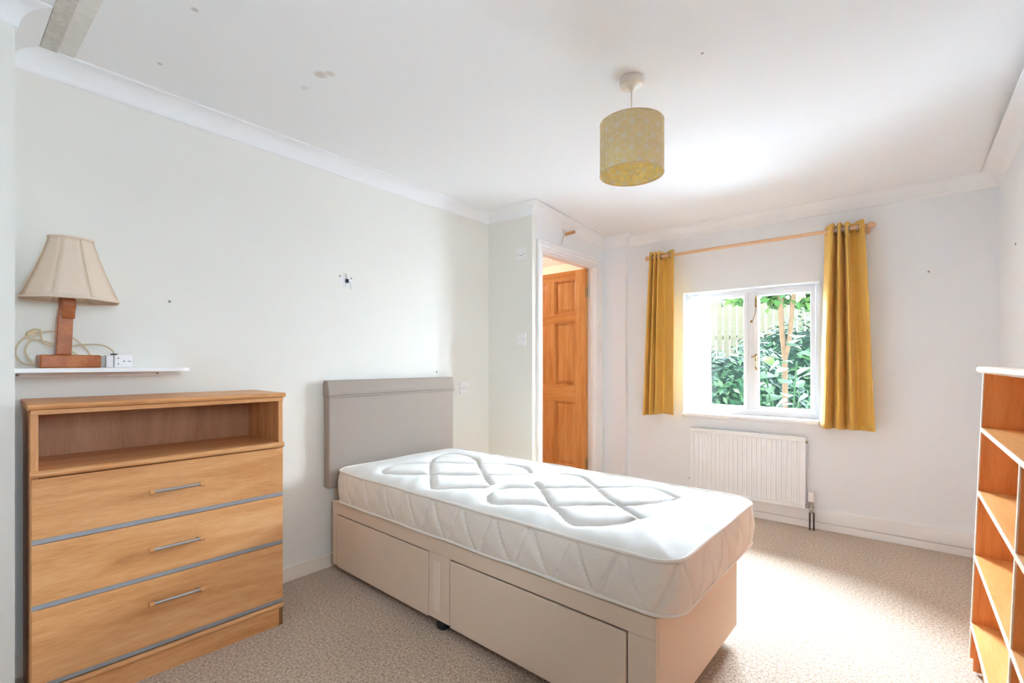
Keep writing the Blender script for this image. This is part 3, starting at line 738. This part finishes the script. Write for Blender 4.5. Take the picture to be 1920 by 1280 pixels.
LX, LY = 0.150, 0.316
lp = thing('table_lamp', 'table lamp with angular brown wooden stem and cream panelled shade', 'lamp', (LX, LY, 1.102))
MB().box(-0.05, 0.05, -0.073, 0.086, 0.0, 0.046).build('base', 'lamp_wood', lp, bevel=0.005, seg=3)
stem = [(-0.031, 0.046), (0.011, 0.046), (0.015, 0.172), (0.023, 0.215), (0.022, 0.25), (-0.020, 0.25), (-0.020, 0.215), (-0.026, 0.172)]
MB().prism(stem, 'x', -0.022, 0.022).build('stem', 'lamp_wood', lp, bevel=0.003)
MB().prism([(0.022, 0.172), (0.022, 0.25), (0.034, 0.25), (0.034, 0.222), (0.026, 0.178)], 'y', -0.016, 0.019).build('stem_facing', 'lamp_wood', lp, bevel=0.002)
MB().tube([(0, 0.003, 0.25), (0, 0.003, 0.30)], 0.015, 14).build('lamp_holder', 'grey_plastic', lp)
MB().lathe([(0, 0.30), (0.014, 0.302), (0.02, 0.325), (0.028, 0.35), (0.024, 0.375), (0, 0.388)], (0, 0.003, 0), 18).build('bulb', 'bulb', lp)
# bell-shaped shade of ten panels
NS = 8; cyx, cyy = 0.0, 0.012
def shade_r(t): return 0.062 + 0.076 * (t ** 1.18)
zs0, zs1 = 0.240, 0.456
rows = []
for k in range(13):
    t_ = k / 12; rows.append((shade_r(t_), zs1 + (zs0 - zs1) * t_))
def shade_pt(r, a, z): return (cyx + r * math.cos(a), cyy + r * math.sin(a), z)
shd = None
for s in range(NS):
    a0, a1 = 2 * PI * (s + 0.327) / NS, 2 * PI * (s + 1.327) / NS
    mb = MB(); vs = []; m = 5
    for (r, z) in rows:
        for j in range(m):
            q = j / (m - 1); p0 = Vector(shade_pt(r, a0, z)); p1 = Vector(shade_pt(r, a1, z)); p = p0.lerp(p1, q)
            c = Vector((cyx, cyy, z)); dd = (p - c); p = c + dd * (1 + 0.012 * math.sin(PI * q)); vs.append(p)
    mb.add(vs, [(k * m + j, k * m + j + 1, (k + 1) * m + j + 1, (k + 1) * m + j) for k in range(12) for j in range(m - 1)], True)
    MB.build(mb, 'shade_panel', 'shade', lp, solid=0.0015)
    MB().tube([shade_pt(r + 0.0008, a0, z) for (r, z) in rows], 0.0016, 6).build('shade_rib', 'shade_trim', lp)
for (r, z, h_) in ((shade_r(0), zs1, 0.007), (shade_r(1), zs0, 0.007)):
    pts = [shade_pt(r + 0.001, 2 * PI * (s + 0.327) / NS, z) for s in range(NS)]
    dens = []
    for i in range(NS):
        for q in range(4): dens.append(Vector(pts[i]).lerp(Vector(pts[(i + 1) % NS]), q / 4))
    MB().tube(dens, 0.0042, 8, True).build('shade_hem', 'shade', lp)

# flex looping behind the lamp to the adaptor
fx = smooth_path([(0.10, 0.245, 1.112), (0.075, 0.215, 1.118), (0.06, 0.198, 1.15), (0.055, 0.205, 1.19), (0.05, 0.24, 1.222), (0.05, 0.29, 1.235), (0.05, 0.335, 1.222), (0.05, 0.38, 1.18), (0.05, 0.405, 1.130),
                  (0.055, 0.40, 1.108), (0.06, 0.38, 1.125), (0.06, 0.34, 1.165), (0.055, 0.28, 1.195), (0.05, 0.238, 1.205), (0.045, 0.225, 1.222), (0.045, 0.245, 1.24), (0.05, 0.262, 1.232), (0.05, 0.235, 1.20), (0.055, 0.222, 1.16), (0.06, 0.24, 1.115)], 7)
cb = thing('lamp_flex', 'cream lamp flex coiled behind the lamp stem on the shelf', 'cable', (0.06, 0.3, 1.104))
MB().tube(fx, 0.0026, 7).build('coil', 'flex', cb, True)
fx2 = smooth_path([(0.05, 0.262, 1.232), (0.06, 0.27, 1.19), (0.06, 0.32, 1.178), (0.075, 0.37, 1.188), (0.09, 0.42, 1.188), (0.10, 0.448, 1.172), (0.106, 0.4565, 1.156)], 7)
MB().tube(fx2, 0.0026, 7).build('lead', 'flex', cb, True)
MB().tube([(0.045, 0.228, 1.222), (0.045, 0.25, 1.236)], 0.008, 8).build('twist_tie', 'flex', cb, True)

ad = thing('plug_adaptor', 'white plug adaptor lying on the shelf beside the lamp', 'adaptor', (0.115, 0.47, 1.102))
MB().box(0.085, 0.135, 0.452, 0.508, 1.1022, 1.150).build('body', 'white_plastic', ad, True, bevel=0.004, seg=3)
pg = MB().box(0.09, 0.13, 0.428, 0.451, 1.1025, 1.148).build('plug', 'white_plastic', ad, True, bevel=0.003)
MB().box(0.092, 0.128, 0.412, 0.427, 1.104, 1.146).build('plug_back', 'grey_plastic', ad, True, bevel=0.003)
MB().box(0.102, 0.112, 0.446, 0.466, 1.1502, 1.155).build('cord_grip', 'black', ad, True, bevel=0.001)
for (y, z, w, h_) in ((0.4635, 1.138, 0.003, 0.005), (0.4635, 1.116, 0.003, 0.005), (0.481, 1.126, 0.006, 0.003), (0.497, 1.126, 0.011, 0.002)):
    MB().box(0.1345, 0.1354, y - w / 2, y + w / 2, z - h_ / 2, z + h_ / 2).build('pin_slot', 'black', ad, True)

# ------------------------------------------------------------------ pendant light
PCX, PCY = 1.614, 1.770
pe = thing('pendant_light', 'gold drum pendant shade with white star pattern hanging from ceiling rose', 'pendant light', (PCX, PCY, 1.866))
MB().lathe([(0, H), (0.045, H), (0.045, H - 0.003), (0.048, H - 0.004), (0.047, H - 0.024), (0.044, H - 0.029), (0.014, H - 0.034), (0.007, H - 0.044), (0, H - 0.044)], (PCX, PCY, 0), 32).build('ceiling_rose', 'rosecap', pe, True)
MB().tube([(PCX, PCY, H - 0.04), (PCX, PCY, 1.99)], 0.0032, 8).build('flex', 'rosecap', pe, True)
MB().lathe([(0, 2.0), (0.012, 2.0), (0.017, 1.99), (0.017, 1.962), (0.02, 1.96), (0.02, 1.95), (0, 1.95)], (PCX, PCY, 0), 20).build('lamp_holder', 'white_plastic', pe, True)
MB().lathe([(0, 1.952)] + [(0.019 * math.sin(q), 1.932 + 0.019 * math.cos(q)) for q in [PI * k / 10 for k in range(3, 11)]], (PCX, PCY, 0), 20).build('bulb', 'bulb', pe, True)
SR, SZ0, SZ1 = 0.1235, 1.866, 2.066
MB().lathe([(SR, SZ0), (SR, SZ1)], (PCX, PCY, 0), 72).build('shade_outer', 'gold', pe, True)
MB().lathe([(SR - 0.0015, SZ0), (SR - 0.0015, SZ1)], (PCX, PCY, 0), 72).build('shade_lining', 'gold_in', pe, True)
for z in (SZ0, SZ1):
    MB().tube([(PCX + SR * math.cos(a), PCY + SR * math.sin(a), z) for a in [2 * PI * k / 64 for k in range(64)]], 0.0018, 6, True).build('rim', 'shade_trim', pe, True)
mb = MB()
for k in range(3):
    a = 2 * PI * k / 3 + 0.4; mb.tube([(PCX + 0.018 * math.cos(a), PCY + 0.018 * math.sin(a), 1.962), (PCX + (SR - 0.003) * math.cos(a), PCY + (SR - 0.003) * math.sin(a), 2.02)], 0.0014, 6)
mb.build('spider', 'white_plastic', pe, True)
# star (hemp-leaf) pattern as thin printed strips following the drum
def star_lines():
    circ = 2 * PI * SR; ncol = 14; a = circ / ncol; hgt = a * math.sqrt(3) / 2; L = []
    rowsn = int((SZ1 - SZ0) / hgt) + 2
    def add(p, q, w): L.append((p, q, w))
    for r in range(-1, rowsn):
        for c in range(ncol):
            x = (c + 0.5 * (r % 2)) * a; z = SZ0 + r * hgt + 0.008
            A = (x, z); B = (x + a, z); C = (x + a / 2, z + hgt); E = (x - a / 2, z + hgt)
            for p, q in ((A, B), (A, C), (A, E)): add(p, q, 0.0012)
            for tri in ((A, B, C), (A, C, E)):
                g = (sum(p[0] for p in tri) / 3, sum(p[1] for p in tri) / 3)
                for p in tri: add(g, p, 0.0021)
    return L
def strips(R, sel=None):
    mb = MB()
    for p, q, w in star_lines():
        d_ = Vector((q[0] - p[0], q[1] - p[1])); l = d_.length; d_ /= l; nn = Vector((-d_.y, d_.x)); m = 4; vs = []
        for i in range(m + 1):
            t_ = i / m; c = Vector(p) + d_ * l * t_; ww = w * (0.75 + 0.9 * abs(2 * t_ - 1) ** 2)
            for s in (-1, 1):
                x, z = c + nn * ww * s; an = x / SR
                z = min(max(z, SZ0 + 0.003), SZ1 - 0.003)
                vs.append((PCX + R * math.cos(an), PCY + R * math.sin(an), z))
        mb.add(vs, [(2 * i, 2 * i + 1, 2 * i + 3, 2 * i + 2) for i in range(m)])
    return mb
o = strips(SR + 0.0006).build('star_print', 'goldline', pe, True); o['kind'] = 'stuff'
o = strips(SR - 0.0022).build('star_print_inside', 'goldline_in', pe, True); o['kind'] = 'stuff'
a0 = math.atan2(0 - PCY, 2.444 - PCX) - 0.95
sm_ = MB().box(-0.0008, 0.0008, -0.004, 0.004, SZ0, SZ1).build('seam', 'gold', pe)
sm_.location = (SR * math.cos(a0), SR * math.sin(a0), -SZ0); sm_.rotation_euler = (0, 0, a0)

# ------------------------------------------------------------------ bookcase, leaning a little back to the right wall
BH = 1.085; BD = 0.196; BY0, BY1 = 0.92, 2.40
lean = 0.036
bk = thing('bookcase', 'orange wooden bookcase with pale shelf edges against the right wall', 'bookcase', (2.632, 0, 0.0), rot=(0, lean, 0))
tt = 0.016
def edged(x0, x1, y0, y1, z0, z1, name, mat, parent, axis):
    o = MB().box(x0 + 0.004, x1, y0, y1, z0, z1).build(name, mat, parent)
    MB().box(x0, x0 + 0.0042, y0, y1, z0, z1).build('front_edge', 'pale_edge', o, bevel=0.001)
    return o
for y in (BY0, BY1 - tt):
    edged(0, BD, y, y + tt, 0.055, BH, 'side_panel', 'teak_v', bk, 'z')
    MB().box(0.012, BD - 0.004, y + 0.001, y + tt - 0.001, 0.009, 0.056).build('foot', 'teak_v', bk)
edged(0.0, BD, (BY0 + BY1) / 2 - tt / 2, (BY0 + BY1) / 2 + tt / 2, 0.18, 0.876, 'divider', 'teak_v', bk, 'z')
for z in (0.876, 0.650, 0.417, 0.170):
    edged(-0.001, BD - 0.006, BY0 + tt, BY1 - tt, z, z + 0.014, 'shelf', 'teak_h', bk, 'y')
MB().box(BD - 0.016, BD, BY0 + tt, BY1 - tt, BH - 0.09, BH).build('back_rail', 'teak_h', bk)
MB().box(0.03, 0.046, BY0 + tt, BY1 - tt, 0.03, 0.170).build('plinth', 'teak_v', bk)
tpp = MB().prism([(-0.016, BH + 0.006), (-0.010, BH), (BD, BH), (BD, BH + 0.022), (-0.012, BH + 0.022), (-0.016, BH + 0.018)], 'y', BY0 - 0.012, BY1 + 0.012).build('top', 'pale_edge', bk)

# ------------------------------------------------------------------ fittings on the walls
def plate(loc, face, name, label, holes, cat='wall plate', w=0.085, group=None):
    """face 'x': on the left wall looking +x; 'y': on the return looking -y"""
    t_ = thing(name, label, cat, loc, 0 if face == 'x' else -PI / 2, group)
    MB().box(0, 0.009, -w / 2, w / 2, -w / 2, w / 2).build('face_plate', 'white_plastic', t_, bevel=0.003, seg=3)
    for (y, z, a, b, m) in holes:
        MB().box(0.0088, 0.0098, y - a / 2, y + a / 2, z - b / 2, z + b / 2).build('screw' if m == 'screw' else 'slot', m, t_)
    return t_
plate((0.0, 2.447, 0.94), 'x', 'wall_socket', 'white square wall socket beside the headboard', [(-0.03, 0.0, 0.006, 0.006, 'screw'), (0.03, 0.0, 0.006, 0.006, 'screw'), (-0.012, -0.006, 0.007, 0.005, 'screw'), (0.012, -0.006, 0.007, 0.005, 'screw'), (0.0, 0.012, 0.004, 0.009, 'screw')], 'socket', 0.088)
plate((0.321, QY, 1.900), 'y', 'switch_plate', 'upper white wall plate with a cord slot beside the doorway', [(-0.028, 0.0, 0.006, 0.006, 'screw'), (0.028, 0.0, 0.006, 0.006, 'screw'), (0.0, -0.008, 0.03, 0.003, 'screw')])
sw = plate((0.321, QY, 1.288), 'y', 'switch_plate', 'lower white wall plate with two screws beside the doorway', [(-0.028, 0.0, 0.006, 0.006, 'screw'), (0.028, 0.0, 0.006, 0.006, 'screw'), (0.0, 0.0, 0.004, 0.004, 'screw')])
MB().tube([(0.012, 0.030, -0.012), (0.012, 0.030, -0.044)], 0.007, 10).build('side_knob', 'white_plastic', sw)

wb = thing('light_fitting_wires', 'bare wires and two wall plugs left from a removed wall light', 'wires', (0.001, 1.512, 1.585))
for (y, z) in ((-0.043, 0.022), (0.028, 0.018)):
    MB().lathe([(0, 0), (0.0045, 0), (0.0045, 0.003), (0, 0.003)], (0, y, z), 10, 'x').build('wall_plug', 'screw', wb)
MB().lathe([(0, 0), (0.026, 0), (0.032, 0.0005), (0.034, 0.0003)], (0, -0.004, 0.0), 24, 'x').build('filler_patch', 'wall_white', wb)
MB().box(0.001, 0.014, -0.010, 0.006, -0.012, 0.010).build('connector', 'black', wb, bevel=0.003)
MB().tube(smooth_path([(0.004, -0.004, 0.008), (0.012, -0.008, 0.025), (0.006, -0.012, 0.04)], 5), 0.0018, 6).build('wire', 'brass', wb)
MB().tube(smooth_path([(0.004, 0.004, -0.004), (0.014, 0.014, -0.010), (0.010, 0.018, -0.030), (0.008, 0.022, -0.046)], 5), 0.0015, 6).build('wire', 'grey_plastic', wb)
MB().tube(smooth_path([(0.004, -0.004, -0.008), (0.012, -0.010, -0.026), (0.006, -0.024, -0.034)], 5), 0.0015, 6).build('wire', 'white_plastic', wb)
def screw(loc, ax, label):
    o = MB().lathe([(0, 0), (0.005, 0), (0.005, 0.002), (0.003, 0.004), (0, 0.0045)] if ax == 'x' else [(0, 0), (0.005, 0), (0.005, -0.002), (0.003, -0.004), (0, -0.0045)], (0, 0, 0), 10, ax).build('wall_screw', 'screw')
    o.location = loc; return tag(o, label, 'screw')
screw((0.0, 0.664, 1.384), 'x', 'small screw in the cream wall right of the lampshade')
screw((2.571, D, 1.668), 'y', 'small screw in the white wall right of the window curtains')
screw((0.0, 2.19, 1.06), 'x', 'tiny screw in the cream wall just above the headboard')
o = screw((2.87, 3.30, 1.69), 'x', 'small screw high on the right wall near the corner'); o.rotation_euler = (0, 0, PI)

pgo = thing('wooden_peg', 'short brown wooden peg sticking out above the doorway', 'peg', (QX, 3.147, 2.118))
MB().tube([(0, 0, 0), (0.078, 0.012, 0.012)], 0.0125, 14).build('dowel', 'peg', pgo)
MB().tube(smooth_path([(0.001, -0.055, 0.105), (0.003, -0.058, 0.06), (0.003, -0.03, 0.02), (0.003, -0.024, -0.01), (0.003, -0.04, -0.05), (0.001, -0.052, -0.085)], 6), 0.0022, 6).build('cord', 'grey_plastic', pgo)

# ------------------------------------------------------------------ garden outside
def leaf_cloud(spots, size, seed, tilt=0.7):
    rg = random.Random(seed); mb = MB(); vs = []; fs = []
    for (p, nrm_) in spots:
        n_ = (Vector(nrm_) + Vector((rg.uniform(-1, 1), rg.uniform(-1, 1), rg.uniform(-1, 1))) * tilt).normalized()
        a = n_.orthogonal().normalized(); a.rotate(Matrix.Rotation(rg.uniform(0, 2 * PI), 3, n_)); b = n_.cross(a)
        s = size * rg.uniform(0.6, 1.3); p = Vector(p); i = len(vs)
        vs += [p - a * s, p + b * s * 0.42 + n_ * s * 0.12, p + a * s * 0.95, p - b * s * 0.42 + n_ * s * 0.12]
        fs += [(i, i + 1, i + 2), (i, i + 2, i + 3)]
    return mb.add(vs, fs)
def blob_spots(c, r, n, seed, shell=0.55):
    rg = random.Random(seed); out = []
    while len(out) < n:
        v = Vector((rg.gauss(0, 1), rg.gauss(0, 1), rg.gauss(0, 1))).normalized(); q = rg.uniform(shell, 1.0)
        lump = 1 + 0.16 * math.sin(v.x * 7 + seed) * math.cos(v.z * 6 + seed * 2)
        p = Vector(c) + Vector((v.x * r[0], v.y * r[1], v.z * r[2])) * q * lump
        if p.z > -0.1: out.append((p, (v.x, v.y - 0.4, v.z + 0.5)))
    return out
struct(MB().box(-6, 8, D + 0.25, 14, -0.14, -0.1).build('ground', 'lawn'))
shrubs = [((0.35, 7.5, 0.36), (1.15, 0.62, 1.02), 7000, 'dense green shrub filling the left of the window view'),
          ((1.10, 9.2, 0.62), (1.45, 0.62, 1.25), 8000, 'tall dense green shrub standing behind the tree trunk'),
          ((-2.1, 9.2, 0.5), (1.0, 0.62, 1.2), 2500, 'green shrub half hidden behind the net curtain'),
          ((3.2, 7.5, 0.5), (1.0, 0.62, 1.1), 2500, 'green shrub farthest right outside the window, past the jamb')]
for k, (c, r, n, lab) in enumerate(shrubs):
    s = thing('shrub', lab, 'shrub', (c[0], c[1], -0.1), 0, 'shrubs outside the window')
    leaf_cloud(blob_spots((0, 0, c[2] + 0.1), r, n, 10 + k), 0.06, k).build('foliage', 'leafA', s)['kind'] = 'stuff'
    MB().tube([(0, 0, 0), (0.05, 0.0, 0.5), (0.1, 0.05, 0.9)], [0.05, 0.04, 0.02], 8).build('stem', 'bark', s)
    # dark solid core stands in for the shade inside the bush
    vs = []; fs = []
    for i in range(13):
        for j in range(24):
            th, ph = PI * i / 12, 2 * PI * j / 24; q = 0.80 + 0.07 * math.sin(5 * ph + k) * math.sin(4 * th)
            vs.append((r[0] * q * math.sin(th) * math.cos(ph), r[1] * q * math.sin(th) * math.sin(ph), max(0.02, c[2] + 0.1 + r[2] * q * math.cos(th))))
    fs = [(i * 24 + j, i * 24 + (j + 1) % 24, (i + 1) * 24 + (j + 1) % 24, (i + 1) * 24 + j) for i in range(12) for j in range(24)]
    MB().add(vs, fs).build('core_shade', 'shrub_core', s)
tr = thing('tree', 'slender forked tree trunk with light green leaves above the shrubs', 'tree', (1.42, 6.3, -0.1))
MB().tube(smooth_path([(0.02, -0.1, 0), (0.0, -0.12, 0.6), (0.0, -0.15, 1.25), (-0.03, -0.15, 1.6), (-0.05, -0.1, 2.0), (-0.05, -0.05, 2.3)], 5), 0.028, 10).tube(smooth_path([(0.0, -0.15, 1.25), (0.05, -0.16, 1.5), (0.07, -0.1, 1.9), (0.12, 0.0, 2.3)], 5), 0.024, 10).build('trunk', 'bark', tr)
sp = blob_spots((-0.16, 0.0, 1.98), (0.26, 0.22, 0.16), 90, 41, 0.2) + blob_spots((0.24, 0.0, 1.90), (0.2, 0.2, 0.15), 60, 42, 0.2) + blob_spots((-0.62, 0.1, 2.02), (0.16, 0.2, 0.10), 30, 43, 0.2) + blob_spots((0.0, 0.3, 2.5), (0.6, 0.3, 0.2), 160, 45, 0.2)
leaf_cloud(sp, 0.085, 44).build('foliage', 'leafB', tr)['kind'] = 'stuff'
bp = thing('broadleaf_plant', 'broad leaved plant growing just outside the right window pane', 'plant', (1.62, 4.9, -0.1))
for k in range(6):
    a = k * 1.05; MB().tube(smooth_path([(0.05 * math.cos(a), 0.05 * math.sin(a), 0), (0.12 * math.cos(a), 0.08 * math.sin(a), 0.5), (0.24 * math.cos(a), 0.12 * math.sin(a) - 0.04, 0.88 + 0.07 * k)], 5), 0.006, 6).build('stem', 'leafG', bp)
def big_leaf():
    vs = [(0, 0, 0)]; out = []
    prof = [(0.0, 0.0), (0.10, 0.30), (0.28, 0.43), (0.5, 0.42), (0.75, 0.26), (1.0, 0.0)]
    mid = [(x, 0, 0.10 * x * (1 - x) * 2 - 0.12 * x * x) for x, w in prof]
    L_ = [(x, w, z[2] + 0.08 * w) for (x, w), z in zip(prof, mid)]; R_ = [(x, -w, z[2] + 0.08 * w) for (x, w), z in zip(prof, mid)]
    vs = mid + L_[1:-1] + R_[1:-1]; n = 6; fs = []
    for i in range(5):
        l0 = i if i == 0 else n + i - 1; l1 = n + i if i < 4 else 5
        fs.append((i, i + 1, l1, l0) if i not in (0, 4) else ((0, 1, n) if i == 0 else (4, 5, n + 3)))
        fs.append((i, n + 4 + i - 1, n + 4 + i, i + 1) if i not in (0, 4) else ((0, n + 4, 1) if i == 0 else (4, n + 7, 5)))
    return MB().add(vs, fs, True)
lv = [big_leaf().build('leaf', m, bp) for m in ('leafG', 'leafW', 'leafY')]
rg = random.Random(5); made = 0
spec = []
for k in range(34):
    a = rg.uniform(0, 2 * PI); q = rg.uniform(0.05, 0.42)
    spec.append((q * math.cos(a), 0.35 * q * math.sin(a) - 0.05, rg.uniform(0.72, 1.05) + 0.45 * rg.random() ** 2, rg.uniform(0.10, 0.17), rg.uniform(-PI, 0), rg.uniform(-0.2, 0.7), 0 if k % 5 < 3 else (1 if k % 5 == 3 else 2)))
for (x, y, z, s, az, tl, m) in spec:
    src = lv[m]
    if made < 3 and not src.get('used'): o = src; o['used'] = 1; made += 1
    else: o = src.copy(); COL.objects.link(o); o.parent = bp
    o.location = (x, y, z); o.scale = (s, s, s); o.rotation_euler = (rg.uniform(-0.4, 0.4), tl, az)
for o in bp.children:
    if 'used' in o: del o['used']
fe = thing('garden_fence', 'pale upright board fence beyond the shrubs', 'fence', (-0.9, 10.6, -0.1))
board = None
for k in range(40):
    if board is None:
        board = MB().box(-0.06, 0.06, -0.01, 0.01, 0, 2.5).build('board', 'fence', fe); o = board
    else:
        o = board.copy(); COL.objects.link(o); o.parent = fe
    o.location = (-2.6 + k * 0.135, 0, 0)
MB().box(-2.7, 2.8, 0.01, 0.05, 1.7, 1.8).build('rail', 'fence', fe); MB().box(-2.7, 2.8, 0.01, 0.05, 0.4, 0.5).build('rail', 'fence', fe)
